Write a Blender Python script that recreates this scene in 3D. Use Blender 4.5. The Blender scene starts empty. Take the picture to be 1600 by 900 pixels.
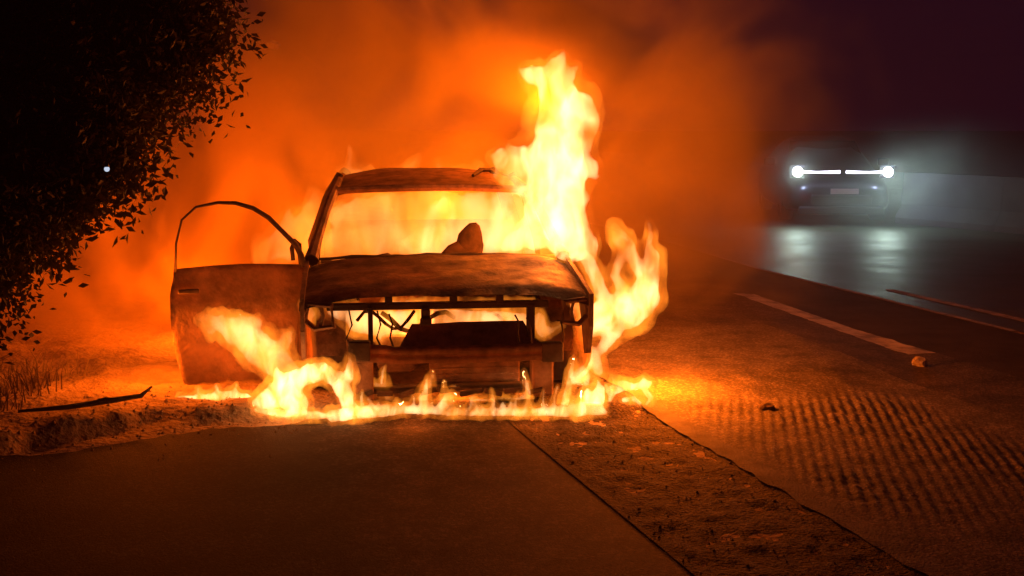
import bpy, bmesh, math, random
import numpy as np
from mathutils import Vector, Matrix, noise as mnoise, kdtree
random.seed(7)
rng = np.random.default_rng(7)
SC = bpy.context.scene
COL = SC.collection
R = math.radians

# ------------------------------------------------------------------ camera
CAM_H, PITCH, FPX = 1.77, R(7.55), 2000.0
cd = bpy.data.cameras.new('camera')
cam = bpy.data.objects.new('camera', cd); COL.objects.link(cam)
cam.location = (0, 0, CAM_H); cam.rotation_euler = (R(90) - PITCH, 0, 0)
cd.sensor_width = 36; cd.lens = FPX / 1600 * 36; cd.clip_end = 500; cd.clip_start = .05
SC.camera = cam

# ------------------------------------------------------------------ world, exposure (night)
W = bpy.data.worlds.new('World'); SC.world = W; W.use_nodes = True
bg = W.node_tree.nodes['Background']
bg.inputs['Color'].default_value = (1.0, 0.22, 0.8, 1); bg.inputs['Strength'].default_value = 0.009
SC.view_settings.view_transform = 'Standard'; SC.view_settings.look = 'None'
SC.view_settings.exposure = 0; SC.view_settings.gamma = 1
cy = SC.cycles
cy.use_denoising = True; cy.max_bounces = 6; cy.volume_bounces = 1; cy.transparent_max_bounces = 64
cy.sample_clamp_indirect = 3.0; cy.sample_clamp_direct = 0
cy.volume_step_rate = 1.0; cy.volume_max_steps = 256
cy.use_fast_gi = False

# ------------------------------------------------------------------ helpers
def P(u, v, Y):
    """the point at ground distance Y seen at pixel (u, v) of the 1600 x 900 photograph"""
    x, y = (u - 800) / FPX, (450 - v) / FPX
    dy = math.sin(PITCH) * y + math.cos(PITCH); dz = math.cos(PITCH) * y - math.sin(PITCH)
    return Vector((x / dy * Y, Y, CAM_H + dz / dy * Y))

def tag(o, label=None, cat=None, group=None, kind=None):
    if label: o['label'] = label
    if cat: o['category'] = cat
    if group: o['group'] = group
    if kind: o['kind'] = kind
    return o

def empty(name, loc, rz=0, parent=None):
    o = bpy.data.objects.new(name, None); COL.objects.link(o)
    o.location = loc; o.rotation_euler = (0, 0, rz); o.empty_display_size = .2
    if parent: o.parent = parent
    return o

def link(name, me, mat=None, parent=None, smooth=True):
    o = bpy.data.objects.new(name, me); COL.objects.link(o)
    if mat: me.materials.append(mat)
    if parent: o.parent = parent
    if smooth: me.polygons.foreach_set('use_smooth', [True] * len(me.polygons))
    return o

def obj(name, bm, mat=None, parent=None, smooth=True):
    me = bpy.data.meshes.new(name); bm.normal_update(); bm.to_mesh(me); bm.free()
    return link(name, me, mat, parent, smooth)

def pyd(name, verts, faces, mat=None, parent=None, smooth=True):
    me = bpy.data.meshes.new(name); me.from_pydata([tuple(v) for v in verts], [], faces); me.update()
    return link(name, me, mat, parent, smooth)

def box(bm, c, s, rot=None, bev=0.0):
    g = bmesh.ops.create_cube(bm, size=1.0)
    M = Matrix.Translation(c) @ (rot.to_4x4() if rot else Matrix()) @ Matrix.Diagonal((*s, 1))
    bmesh.ops.transform(bm, matrix=M, verts=g['verts'])
    if bev:
        es = list({e for v in g['verts'] for e in v.link_edges})
        bmesh.ops.bevel(bm, geom=es, offset=bev, segments=2, affect='EDGES', profile=.5)

def tube(bm, pts, rad, n=8, cap=True, flat=1.0):
    """round bar through pts; rad a number or a list"""
    pts = [Vector(p) for p in pts]
    if not hasattr(rad, '__len__'): rad = [rad] * len(pts)
    rings = []
    for i, p in enumerate(pts):
        t = (pts[min(i + 1, len(pts) - 1)] - pts[max(i - 1, 0)]).normalized()
        a = t.cross(Vector((0, 0, 1)))
        if a.length < .05: a = t.cross(Vector((0, 1, 0)))
        a.normalize(); b = t.cross(a).normalized()
        rings.append([bm.verts.new(p + a * rad[i] * math.cos(6.2832 * k / n) + b * rad[i] * flat * math.sin(6.2832 * k / n)) for k in range(n)])
    for r0, r1 in zip(rings, rings[1:]):
        for k in range(n): bm.faces.new((r0[k], r0[(k + 1) % n], r1[(k + 1) % n], r1[k]))
    if cap:
        bm.faces.new(rings[0][::-1]); bm.faces.new(rings[-1])

def sheet(name, f, nu, nv, mat, parent=None, thick=0.0, dent=0.0, dscale=4.0):
    """grid surface f(s, t) with s, t in 0..1, given a thickness and dents"""
    bm = bmesh.new(); vs = []
    for j in range(nv + 1):
        row = []
        for i in range(nu + 1):
            p = Vector(f(i / nu, j / nv))
            if dent:
                q = p * dscale
                p += Vector((mnoise.noise(q), mnoise.noise(q + Vector((9, 3, 1))), mnoise.noise(q + Vector((2, 7, 5))))) * dent
            row.append(bm.verts.new(p))
        vs.append(row)
    for j in range(nv):
        for i in range(nu): bm.faces.new((vs[j][i], vs[j][i + 1], vs[j + 1][i + 1], vs[j + 1][i]))
    if thick: bmesh.ops.solidify(bm, geom=bm.faces[:], thickness=thick)
    bmesh.ops.recalc_face_normals(bm, faces=bm.faces[:])
    return obj(name, bm, mat, parent)

def prism(name, prof, x0, x1, mat, parent=None, axis='x'):
    """closed outline (a, b) extruded along an axis"""
    bm = bmesh.new()
    mk = (lambda a, b, x: (x, a, b)) if axis == 'x' else (lambda a, b, y: (a, y, b))
    A = [bm.verts.new(mk(a, b, x0)) for a, b in prof]; B = [bm.verts.new(mk(a, b, x1)) for a, b in prof]
    n = len(prof)
    bm.faces.new(A); bm.faces.new(B[::-1])
    for k in range(n): bm.faces.new((A[k], B[k], B[(k + 1) % n], A[(k + 1) % n]))
    bmesh.ops.recalc_face_normals(bm, faces=bm.faces[:])
    bmesh.ops.triangulate(bm, faces=[f for f in bm.faces if len(f.verts) > 4])
    return obj(name, bm, mat, parent, smooth=False)

# ------------------------------------------------------------------ materials
def N(nt, t, **kw):
    n = nt.nodes.new(t)
    for k, v in kw.items():
        if k in n.inputs: n.inputs[k].default_value = v
        else: setattr(n, k, v)
    return n

def ramp(nt, stops):
    r = nt.nodes.new('ShaderNodeValToRGB'); e = r.color_ramp.elements
    while len(e) < len(stops): e.new(0.5)
    for k, (p, c) in enumerate(stops):
        e[k].position = p; e[k].color = (*c, 1) if len(c) == 3 else c
    return r

def surf(name, c0, c1, rough=.8, scale=6.0, metal=0.0, bump=.3, bscale=40.0, rough2=None, detail=8, bdist=.01):
    m = bpy.data.materials.new(name); m.use_nodes = True; nt = m.node_tree; b = nt.nodes['Principled BSDF']
    tc = N(nt, 'ShaderNodeTexCoord')
    n = N(nt, 'ShaderNodeTexNoise', Scale=scale, Detail=detail, Roughness=.65)
    nt.links.new(tc.outputs['Object'], n.inputs['Vector'])
    r = ramp(nt, [(.32, c0), (.68, c1)])
    nt.links.new(n.outputs['Fac'], r.inputs['Fac']); nt.links.new(r.outputs['Color'], b.inputs['Base Color'])
    b.inputs['Roughness'].default_value = rough; b.inputs['Metallic'].default_value = metal
    if rough2 is not None:
        mr = N(nt, 'ShaderNodeMapRange'); mr.inputs['To Min'].default_value = rough; mr.inputs['To Max'].default_value = rough2
        mr.inputs['From Min'].default_value = .35; mr.inputs['From Max'].default_value = .65
        nt.links.new(n.outputs['Fac'], mr.inputs['Value']); nt.links.new(mr.outputs['Result'], b.inputs['Roughness'])
    if bump:
        n2 = N(nt, 'ShaderNodeTexNoise', Scale=bscale, Detail=6)
        nt.links.new(tc.outputs['Object'], n2.inputs['Vector'])
        bp = N(nt, 'ShaderNodeBump', Strength=bump, Distance=bdist)
        nt.links.new(n2.outputs['Fac'], bp.inputs['Height']); nt.links.new(bp.outputs['Normal'], b.inputs['Normal'])
    return m

M = {}
M['char'] = surf('charred_paint', (.07, .045, .032), (.26, .16, .10), .75, 7, 0, .5, 45, .5)
M['rust'] = surf('burnt_rusty_steel', (.08, .04, .022), (.32, .17, .09), .8, 9, 0, .5, 60)
M['soot'] = surf('soot', (.02, .015, .012), (.085, .055, .04), .9, 10, 0, .4, 50)
M['rubber'] = surf('burnt_rubber', (.02, .016, .014), (.09, .05, .03), .9, 12, 0, .5, 60)
M['dirt'] = surf('dusty_earth', (.13, .095, .06), (.34, .25, .16), .95, 2.3, 0, .9, 26, bdist=.03)
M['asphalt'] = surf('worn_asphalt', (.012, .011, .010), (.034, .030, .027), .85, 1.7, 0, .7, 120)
M['dusty'] = surf('dusty_asphalt', (.028, .025, .022), (.085, .07, .058), .85, 3.1, 0, .8, 90)
M['gravel'] = surf('rough_gravel', (.02, .018, .016), (.075, .062, .052), .9, 9, 0, 1.0, 60, bdist=.03)
M['pale'] = surf('pale_concrete_edge', (.05, .047, .043), (.13, .12, .11), .9, 5, 0, .8, 70)
M['rib'] = surf('ribbed_dusty_concrete', (.05, .046, .042), (.125, .11, .10), .9, 4, 0, .6, 70)
M['door'] = surf('blistered_door_paint', (.09, .055, .035), (.40, .26, .16), .8, 3.2, 0, .7, 38, .55)
M['concrete'] = surf('grey_concrete', (.07, .075, .08), (.125, .13, .14), .9, 2.5, 0, .4, 40)
M['stone'] = surf('stone', (.16, .14, .12), (.4, .36, .32), .9, 14, 0, .6, 50)
M['paint'] = surf('worn_white_road_paint', (.06, .055, .05), (.50, .48, .45), .8, 5, 0, .5, 90)
M['wet'] = surf('damp_asphalt', (.03, .042, .028), (.06, .08, .055), .40, 1.1, 0, .45, 60, .52)
M['shoulder'] = surf('dark_shoulder_asphalt', (.02, .017, .016), (.05, .04, .036), .9, 2, 0, .8, 90)
M['bark'] = surf('bark', (.03, .022, .015), (.08, .055, .035), .9, 10, 0, .8, 30)
M['carpaint'] = surf('dark_blue_car_paint', (.012, .014, .02), (.016, .018, .026), .3, 3, .4, 0)
M['black'] = surf('black_plastic', (.012, .012, .012), (.02, .02, .02), .5, 8, 0, 0)
M['tyre'] = surf('tyre_rubber', (.012, .012, .012), (.025, .024, .023), .85, 12, 0, .3, 50)
M['alloy'] = surf('alloy', (.35, .35, .36), (.45, .45, .46), .35, 5, .9, 0)
M['plate'] = surf('pale_number_plate', (.50, .42, .38), (.62, .52, .48), .5, 6, 0, 0)
M['ash'] = surf('pale_ash', (.5, .47, .43), (.75, .72, .68), .9, 20, 0, 0)

def glass(name):
    m = bpy.data.materials.new(name); m.use_nodes = True; b = m.node_tree.nodes['Principled BSDF']
    b.inputs['Base Color'].default_value = (.01, .012, .015, 1); b.inputs['Roughness'].default_value = .06
    return m
M['glass'] = glass('dark_windscreen')

def emit(name, col, s):
    m = bpy.data.materials.new(name); m.use_nodes = True; nt = m.node_tree; nt.nodes.remove(nt.nodes['Principled BSDF'])
    e = N(nt, 'ShaderNodeEmission', Color=(*col, 1), Strength=s)
    nt.links.new(e.outputs[0], nt.nodes['Material Output'].inputs['Surface']); return m
M['lamp'] = emit('headlamp_light', (.80, .86, 1.0), 14)
M['drl'] = emit('light_strip', (.85, .82, 1.0), 6)
M['farlamp'] = emit('far_lamp_light', (.7, .8, 1.0), .8)

def leafmat():
    m = bpy.data.materials.new('leaf'); m.use_nodes = True; nt = m.node_tree; b = nt.nodes['Principled BSDF']
    b.inputs['Base Color'].default_value = (.022, .030, .011, 1); b.inputs['Roughness'].default_value = .65
    t = N(nt, 'ShaderNodeBsdfTranslucent', Color=(.06, .05, .012, 1)); mx = N(nt, 'ShaderNodeMixShader', Fac=.22)
    nt.links.new(b.outputs[0], mx.inputs[1]); nt.links.new(t.outputs[0], mx.inputs[2])
    nt.links.new(mx.outputs[0], nt.nodes['Material Output'].inputs['Surface']); return m
M['leaf'] = leafmat()
M['paleleaf'] = surf('dry_pale_leaf', (.35, .30, .2), (.55, .5, .36), .8, 20, 0, 0)
M['grass'] = surf('dry_grass', (.10, .085, .04), (.28, .22, .10), .8, 3, 0, 0)

def flame(name, hot, edge, k, scale=5.0, lo=.35, hi=.65, floor=.25, stretch=.45, seed=0.0):
    """burning gas: emission through the volume of the flame, mottled by noise that is drawn out upwards"""
    m = bpy.data.materials.new(name); m.use_nodes = True; nt = m.node_tree; nt.nodes.remove(nt.nodes['Principled BSDF'])
    out = nt.nodes['Material Output']
    tc = N(nt, 'ShaderNodeTexCoord'); mp = N(nt, 'ShaderNodeMapping'); mp.inputs['Scale'].default_value = (1, 1, stretch)
    mp.inputs['Location'].default_value = (seed, seed * .7, seed * 1.3)
    nt.links.new(tc.outputs['Object'], mp.inputs['Vector'])
    n = N(nt, 'ShaderNodeTexNoise', Scale=scale, Detail=3, Roughness=.55, Distortion=.6)
    nt.links.new(mp.outputs[0], n.inputs['Vector'])
    mr = N(nt, 'ShaderNodeMapRange'); mr.inputs['From Min'].default_value = lo; mr.inputs['From Max'].default_value = hi
    mr.inputs['To Min'].default_value = floor; mr.inputs['To Max'].default_value = 1.0
    nt.links.new(n.outputs['Fac'], mr.inputs['Value'])
    mc = N(nt, 'ShaderNodeMix', data_type='RGBA'); mc.inputs['A'].default_value = (*edge, 1); mc.inputs['B'].default_value = (*hot, 1)
    mc.inputs[6].default_value = (*edge, 1); mc.inputs[7].default_value = (*hot, 1)
    nt.links.new(mr.outputs[0], mc.inputs['Factor'])
    ms = N(nt, 'ShaderNodeMath', operation='MULTIPLY'); ms.inputs[1].default_value = k
    nt.links.new(mr.outputs[0], ms.inputs[0])
    e = N(nt, 'ShaderNodeEmission'); nt.links.new(mc.outputs[2], e.inputs['Color']); nt.links.new(ms.outputs[0], e.inputs['Strength'])
    nt.links.new(e.outputs[0], out.inputs['Volume'])
    t = N(nt, 'ShaderNodeBsdfTransparent'); es = N(nt, 'ShaderNodeEmission', Color=(1, .3, .04, 1), Strength=.012)
    ad = N(nt, 'ShaderNodeAddShader'); nt.links.new(t.outputs[0], ad.inputs[0]); nt.links.new(es.outputs[0], ad.inputs[1])
    nt.links.new(ad.outputs[0], out.inputs['Surface'])
    m.cycles.emission_sampling = 'NONE'; m.cycles.volume_step_rate = .9 if hasattr(m.cycles, 'volume_step_rate') else 1
    return m
HOT, EDGE = (1, .56, .24), (1, .28, .02)
ENV, ENV2 = (1, .27, .018), (1, .17, .008)
for nm, k, sc, kc in (('column', 4.6, 5, 26), ('cabin', 2.2, 3.6, 5.5), ('dim', 2.0, 3.4, 2.6), ('side', 9, 8, 22), ('ground', 15, 11, 52), ('pale', 9, 8, 13), ('engine', 9, 8, 14), ('orange', 2.6, 5, 2.4)):
    M['env_' + nm] = flame(nm + '_flame_envelope', ENV, ENV2, k, sc, .36, .62, .05, .5, k)
    M['core_' + nm] = flame(nm + '_flame_core', HOT if nm not in ('dim', 'orange') else (1, .46, .14), EDGE, kc, sc * 1.2, .34, .64, .12, .5, k + 4)

for k_ in ('dirt', 'asphalt', 'dusty', 'gravel', 'pale', 'rib', 'shoulder'):
    M[k_].node_tree.nodes['Principled BSDF'].inputs['Specular IOR Level'].default_value = .08

# ------------------------------------------------------------------ ground shape (road frame: s across, r along)
DX, DY = .276, -.961                  # the road runs towards the camera and to the right
def sr(s, r): return (.961 * s - DX * r, .276 * s - DY * r)
def smooth(t): t = min(max(t, 0), 1); return t * t * (3 - 2 * t)
CR = [(-9, 3.5), (-4, 5.3), (-2.75, 6.45), (-2.13, 7.2), (-1.5, 7.32), (0, 7.30), (.7, 7.36), (1.2, 7.46), (2.0, 7.8), (2.8, 8.4), (3.6, 9.5)]
HR = [(-9, .16), (-4, .11), (-2.4, .09), (-1.5, .07), (-.9, .06), (.6, .06), (1.2, .075), (2.2, .07), (2.9, 0)]
def lin(tab, x):
    if x <= tab[0][0]: return tab[0][1]
    for (a, b), (c, d) in zip(tab, tab[1:]):
        if x <= c: return b + (d - b) * (x - a) / (c - a)
    return tab[-1][1]
def gz(x, y):
    h = lin(HR, x)
    if h <= 0: return 0.0
    yc = lin(CR, x) + .10 * mnoise.noise((x * 2.1, 0, 3)) + .04 * mnoise.noise((x * 8, 1, 3))
    z = h * smooth((y - yc) / (.22 + .75 * smooth((x - .5) / .6)))
    if x < -1.1 and y > yc - .3:
        a = min(1, (-1.1 - x) / .6) * smooth((y - yc + .3) / .4)
        z += a * (.035 * mnoise.noise((x * 3, y * 3, 0)) + .022 * mnoise.noise((x * 9, y * 9, 4)))
    return z

def axis(lo, hi, a, b, d):
    v = [x for x in np.arange(a, b + d / 2, d)]
    s = d
    x = a
    left = []
    while x > lo: s *= 1.35; x -= s; left.append(max(x, lo))
    s = d; x = b; right = []
    while x < hi: s *= 1.35; x += s; right.append(min(x, hi))
    return left[::-1] + v + right
xs, ys = axis(-150, 150, -5.0, 2.5, .04), axis(-15, 180, 4.0, 13, .05)
V, F = [], []
for y in ys:
    for x in xs: V.append((x, y, gz(x, y)))
nx = len(xs)
for j in range(len(ys) - 1):
    for i in range(nx - 1): F.append((j * nx + i, j * nx + i + 1, (j + 1) * nx + i + 1, (j + 1) * nx + i))
tag(pyd('ground', V, F, M['dirt']), kind='structure', label='dusty earth verge and ground around the road')

def strip(name, s0, s1, r0, r1, ns, nr, lev, mat, label, zf=None, edge=0.0, warp=None):
    V, F = [], []
    for j in range(nr + 1):
        r = r0 + (r1 - r0) * j / nr
        for i in range(ns + 1):
            s = s0 + (s1 - s0) * i / ns
            if edge and i in (0, ns): s += edge * (mnoise.noise((r * 5, i, lev)) + .5 * mnoise.noise((r * 17, i, lev)))
            x, y = sr(s, r + (warp(s) * (j / nr) ** 3 if warp else 0))
            V.append((x, y, gz(x, y) + .004 * lev + (zf(s, r) if zf else 0)))
    for j in range(nr):
        for i in range(ns):
            a = j * (ns + 1) + i; F.append((a, a + 1, a + ns + 2, a + ns + 1))
    o = pyd(name, V, F, mat); tag(o, label, kind='structure'); return o

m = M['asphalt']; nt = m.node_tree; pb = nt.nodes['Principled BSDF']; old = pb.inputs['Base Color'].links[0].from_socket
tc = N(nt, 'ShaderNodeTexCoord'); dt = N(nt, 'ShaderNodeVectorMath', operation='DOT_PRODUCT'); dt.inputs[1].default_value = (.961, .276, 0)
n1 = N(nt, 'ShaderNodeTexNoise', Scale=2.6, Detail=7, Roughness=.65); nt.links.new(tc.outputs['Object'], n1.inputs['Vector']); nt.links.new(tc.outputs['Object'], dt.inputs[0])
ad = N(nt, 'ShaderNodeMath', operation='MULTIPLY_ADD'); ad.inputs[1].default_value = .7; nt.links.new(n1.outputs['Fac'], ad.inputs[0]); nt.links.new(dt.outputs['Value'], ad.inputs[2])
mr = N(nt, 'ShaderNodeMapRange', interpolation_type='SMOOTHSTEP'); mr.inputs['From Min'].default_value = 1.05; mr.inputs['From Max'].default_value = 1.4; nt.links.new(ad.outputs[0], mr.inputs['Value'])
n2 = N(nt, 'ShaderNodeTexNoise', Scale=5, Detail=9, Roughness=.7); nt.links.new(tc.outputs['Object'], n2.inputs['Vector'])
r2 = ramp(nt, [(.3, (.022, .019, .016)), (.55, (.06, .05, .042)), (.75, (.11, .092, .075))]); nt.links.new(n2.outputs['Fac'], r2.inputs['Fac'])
mx = N(nt, 'ShaderNodeMix', data_type='RGBA'); nt.links.new(mr.outputs[0], mx.inputs[0]); nt.links.new(old, mx.inputs[6]); nt.links.new(r2.outputs['Color'], mx.inputs[7]); nt.links.new(mx.outputs[2], pb.inputs['Base Color'])  # car shadow put into the colour: dark on the left, blending to brown
strip('road', -1.6, 2.0, -2, 7.05, 60, 200, 1, M['asphalt'], 'worn asphalt in the foreground, with the car shadow painted dark on the left, lighter brown on the right', edge=.012,
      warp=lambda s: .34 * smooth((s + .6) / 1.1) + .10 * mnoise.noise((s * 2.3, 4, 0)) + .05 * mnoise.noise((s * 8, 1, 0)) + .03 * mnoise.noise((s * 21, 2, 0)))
def gv(s, r):
    a = min(smooth((s - 1.98) / .12), smooth((2.92 - s) / .1))
    return -.004 * a + a * (.012 * mnoise.noise((s * 7, r * 7, 0)) + .009 * mnoise.noise((s * 24, r * 24, 2)))
strip('gravel_strip', 2.004, 2.9, -1, 12, 42, 380, 2.5, M['gravel'], 'rough broken gravel strip in the right foreground', gv)
strip('concrete_edge', 2.86, 3.0, -1, 12, 4, 200, 3, M['pale'], 'narrow pale edge beside the ribbed strip', lambda s, r: .003 + .006 * mnoise.noise((s * 12, r * 9, 0)), edge=.03)
def ribs(s, r):
    x, y = sr(s, r)
    ph = (.985 * x - .17 * y + .006 * mnoise.noise((x * 3, y * 1.5, 0))) / .061
    k = abs((ph % 1) - .5) * 2; c = math.floor(ph)
    w = smooth((s - 2.95) / .25) * smooth((4.8 - s) / .5) * smooth((r - 4.2) / 1.2) * smooth((7.4 - r) / .5)
    w *= .55 + .45 * smooth(.5 + 1.8 * mnoise.noise((x * 1.3, y * 1.1, 8)))
    g = abs(((y + .11 * (c % 3) + .1 * mnoise.noise((c * 5.3, 0, 1)) + .25 * mnoise.noise((c * 1.7, y * 1.3, 5))) / .30) % 1 - .5) * 2
    return w * (.0095 * smooth((k - .2) / .55) * (.25 + .75 * smooth(g * 2.4)) + .006 * mnoise.noise((s * 20, r * 20, 1)))
strip('ribbed_strip', 2.935, 4.9, 3.0, 9.5, 190, 260, 3, M['rib'], 'ribbed strip with ridges pressed into the dusty surface', ribs)
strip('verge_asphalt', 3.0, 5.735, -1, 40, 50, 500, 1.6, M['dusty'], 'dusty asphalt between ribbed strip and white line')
strip('edge_line', 5.49, 5.72, 8.3, 11.3, 5, 60, 2, M['paint'], 'worn wide white edge line on the right', edge=.03)
strip('road_shoulder', 5.73, 6.92, -1, 60, 8, 80, 1, M['shoulder'], 'dark shoulder between the two white lines')
strip('thin_line', 6.925, 6.985, 9.0, 60, 2, 120, 2, M['paint'], 'thin white line along the damp road', edge=.012)
strip('wet_road', 6.99, 24, -2, 90, 24, 90, 1, M['wet'], 'damp grey road under the oncoming car')
o = strip('lane_dash', 7.35, 7.46, 9.0, 11.6, 2, 20, 2, M['paint'], 'short white dash on the damp road', edge=.01)

for k_ in ('asphalt', 'dusty', 'rib', 'gravel'):
    nt = M[k_].node_tree; pb = nt.nodes['Principled BSDF']; old = pb.inputs['Base Color'].links[0].from_socket
    tc = N(nt, 'ShaderNodeTexCoord'); vo = N(nt, 'ShaderNodeTexVoronoi', Scale=75); nt.links.new(tc.outputs['Object'], vo.inputs['Vector'])
    sp = N(nt, 'ShaderNodeSeparateColor'); nt.links.new(vo.outputs['Color'], sp.inputs[0])
    mr = N(nt, 'ShaderNodeMapRange'); mr.inputs['From Min'].default_value = .55; mr.inputs['To Min'].default_value = .75; mr.inputs['To Max'].default_value = 1.7; nt.links.new(sp.outputs[0], mr.inputs['Value'])
    mu = N(nt, 'ShaderNodeVectorMath', operation='SCALE'); nt.links.new(old, mu.inputs[0]); nt.links.new(mr.outputs[0], mu.inputs['Scale']); nt.links.new(mu.outputs[0], pb.inputs['Base Color'])

# ------------------------------------------------------------------ loose stones
def rock(name, loc, size, mat, seed, sub=2):
    bm = bmesh.new(); bmesh.ops.create_icosphere(bm, subdivisions=sub, radius=1)
    for v in bm.verts:
        n = mnoise.noise(v.co * 1.3 + Vector((seed, seed * 2, 0))) * .5 + mnoise.noise(v.co * 3 + Vector((seed, 0, 0))) * .2
        v.co = Vector((v.co.x * size[0], v.co.y * size[1], v.co.z * size[2])) * (1 + n)
    o = obj(name, bm, mat, smooth=False); o.location = loc; return o
p = P(1437, 572, 9.05)
o = rock('stone', (p.x, p.y, .03), (.058, .05, .042), M['stone'], 3.1); tag(o, 'pale stone lying alone near the end of the white edge line', 'stone')
o = rock('stone', (1.55, 7.63, .025), (.05, .035, .022), M['soot'], 5.7); tag(o, 'small dark stone on the orange lit ground above the ridges', 'stone')
V, F = [], []
for k in range(500):
    s, r = 2.02 + .9 * rng.random(), 3.6 + 4.2 * rng.random()
    x, y = sr(s, r); a = .002 + .007 * rng.random() ** 3; z = gz(x, y) + .012
    b = len(V); ph = rng.random() * 6.28
    for q in range(4): V.append((x + a * math.cos(ph + q * 1.571), y + a * math.sin(ph + q * 1.571), z - .004))
    V.append((x + a * .2, y, z + a * .9)); F += [(b + q, b + (q + 1) % 4, b + 4) for q in range(4)]
tag(pyd('gravel', V, F, M['dusty'], smooth=False), 'loose stones scattered over the gravel strip', kind='stuff')
V, F = [], []
for k in range(1800):
    x = -4.5 + 3.4 * rng.random(); y = lin(CR, x) + rng.normal() * .35 + .15
    a = .003 + .015 * rng.random() ** 3; z = gz(x, y); b = len(V); ph = rng.random() * 6.28
    for q in range(5): V.append((x + a * math.cos(ph + q * 1.2566) * (.7 + .6 * rng.random()), y + a * math.sin(ph + q * 1.2566), z - .004))
    V.append((x + a * .3, y, z + a * .8)); F += [(b + q, b + (q + 1) % 5, b + 5) for q in range(5)]
tag(pyd('earth_clods', V, F, M['dirt'], smooth=False), 'clods and crumbs of earth along the left verge', kind='stuff')
bm = bmesh.new()
tube(bm, [(-2.72, 6.9, .17), (-2.5, 7.05, .16), (-2.3, 7.2, .165), (-2.16, 7.3, .17), (-2.1, 7.33, .22)], [.008, .016, .018, .014, .006], 6)
tube(bm, [(-2.4, 7.12, .165), (-2.3, 7.1, .2), (-2.22, 7.08, .2)], [.01, .008, .003], 5)
o = obj('fallen_branch', bm, M['bark']); tag(o, 'dark broken branch lying along the edge of the earth verge', 'branch')

# ------------------------------------------------------------------ burning car (x right in the picture, y to the rear)
CAR = empty('burning_car', (-.365, 7.5, .05), R(7))
tag(CAR, 'burnt out car on fire with its side door hanging open', 'car')
def part(name, bm, mat, parent=CAR, smooth=False): return obj(name, bm, M[mat], parent, smooth)

def hood_f(s, t):
    x = (s - .5) * 2; hw = .885 + .02 * t
    z = .685 + .105 * t ** .8 - .075 * abs(x) ** 5 + .022 * (1 - x * x)
    if t < .08: z -= .035 * (1 - t / .08)
    z += .05 * math.exp(-((x - .78) / .16) ** 2 - ((t - .8) / .2) ** 2)          # buckled rear corner
    return (x * hw, .06 + 1.0 * t + .10 * x * x * (1 - t), z)
sheet('bonnet', hood_f, 34, 18, M['char'], CAR, .02, .014, 5)
# upper crossmember behind the grille, its posts and latch
bm = bmesh.new(); box(bm, (-.06, .17, .60), (1.34, .06, .042), bev=.008); part('upper_crossmember', bm, 'soot')
for x in (-.47, .50):
    bm = bmesh.new(); box(bm, (x, .15, .475), (.030 if x < 0 else .05, .04, .25), bev=.006); part('radiator_post', bm, 'soot')
for x in (-.36, .03, .31):
    bm = bmesh.new(); box(bm, (x, .15, .642), (.045, .05, .045), bev=.006); part('bonnet_buffer', bm, 'soot')
bm = bmesh.new(); box(bm, (-.14, .13, .545), (.055, .04, .085), bev=.012); box(bm, (-.14, .11, .51), (.07, .03, .05), bev=.012); part('bonnet_latch', bm, 'soot')
# bumper beam with end brackets
def beam_f(a, b):
    x = (a - .5) * 1.28; prof = [(0, .332), (-.035, .34), (-.035, .375), (-.02, .385), (-.035, .395), (-.035, .43), (0, .44)][round(b * 6)]
    return (x + .045, prof[0] + .03 + .16 * (x / .62) ** 2 * .4, prof[1] - .065 + .01 * (x < -.42))
sheet('bumper_beam', beam_f, 30, 6, M['rust'], CAR, .012, .006, 6)
for x in (-.54, .62):
    bm = bmesh.new(); box(bm, (x, .06, .32 + (.03 if x < 0 else 0)), (.13, .07, .12), bev=.01); part('beam_bracket', bm, 'soot')
for x in (-.52, .57):
    bm = bmesh.new(); box(bm, (x, .13, .165), (.125, .09, .25), bev=.012); box(bm, (x * .93, .2, .22), (.05, .06, .24), bev=.01); part('lower_post', bm, 'rust')
# intercooler leaning above the beam
bm = bmesh.new()
q = [(-.30, .10, .36), (.54, .10, .36), (.46, .20, .495), (-.22, .20, .485)]
A = [bm.verts.new(v) for v in q]; bm.faces.new(A)
bmesh.ops.subdivide_edges(bm, edges=bm.edges[:], cuts=6, use_grid_fill=True)
for v in bm.verts: v.co.z += .008 * mnoise.noise(v.co * 7); v.co.y += .01 * mnoise.noise(v.co * 9)
bmesh.ops.solidify(bm, geom=bm.faces[:], thickness=.05); part('intercooler', bm, 'rust')
# engine, gearbox, radiator remains
bm = bmesh.new(); box(bm, (.18, .55, .33), (.52, .4, .32), bev=.03); box(bm, (.10, .5, .51), (.36, .3, .05), bev=.015)
for k in range(4): tube(bm, [(.02 + k * .11, .37, .45), (.02 + k * .11, .34, .36), (.02 + k * .11, .36, .22)], .022, 6)
part('engine_block', bm, 'rust')
bm = bmesh.new(); box(bm, (-.30, .52, .27), (.22, .34, .24), bev=.04); tube(bm, [(-.42, .4, .2), (-.3, .35, .24), (-.18, .4, .22)], .03, 7); part('gearbox', bm, 'rust')
bm = bmesh.new(); box(bm, (.17, .3, .17), (.56, .03, .24), bev=.006)
for k in range(6): box(bm, (.17, .28, .075 + k * .037), (.55, .012, .008))
part('radiator', bm, 'rust')
bm = bmesh.new(); box(bm, (.02, .25, .075), (1.1, .12, .042), bev=.015); part('lower_crossmember', bm, 'soot')
for k, (x0, x1) in enumerate(((-.55, -.2), (-.40, .05), (.1, .45), (.3, .62))):
    bm = bmesh.new(); pts = [(x0 + (x1 - x0) * t / 8, .26 + .05 * k + .04 * math.sin(t * 1.7 + k), .50 + .06 * math.sin(t * .9 + k * 2) - .02 * k) for t in range(9)]
    tube(bm, pts, .016 if k % 2 else .011, 6); part('hose', bm, 'soot')
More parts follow.
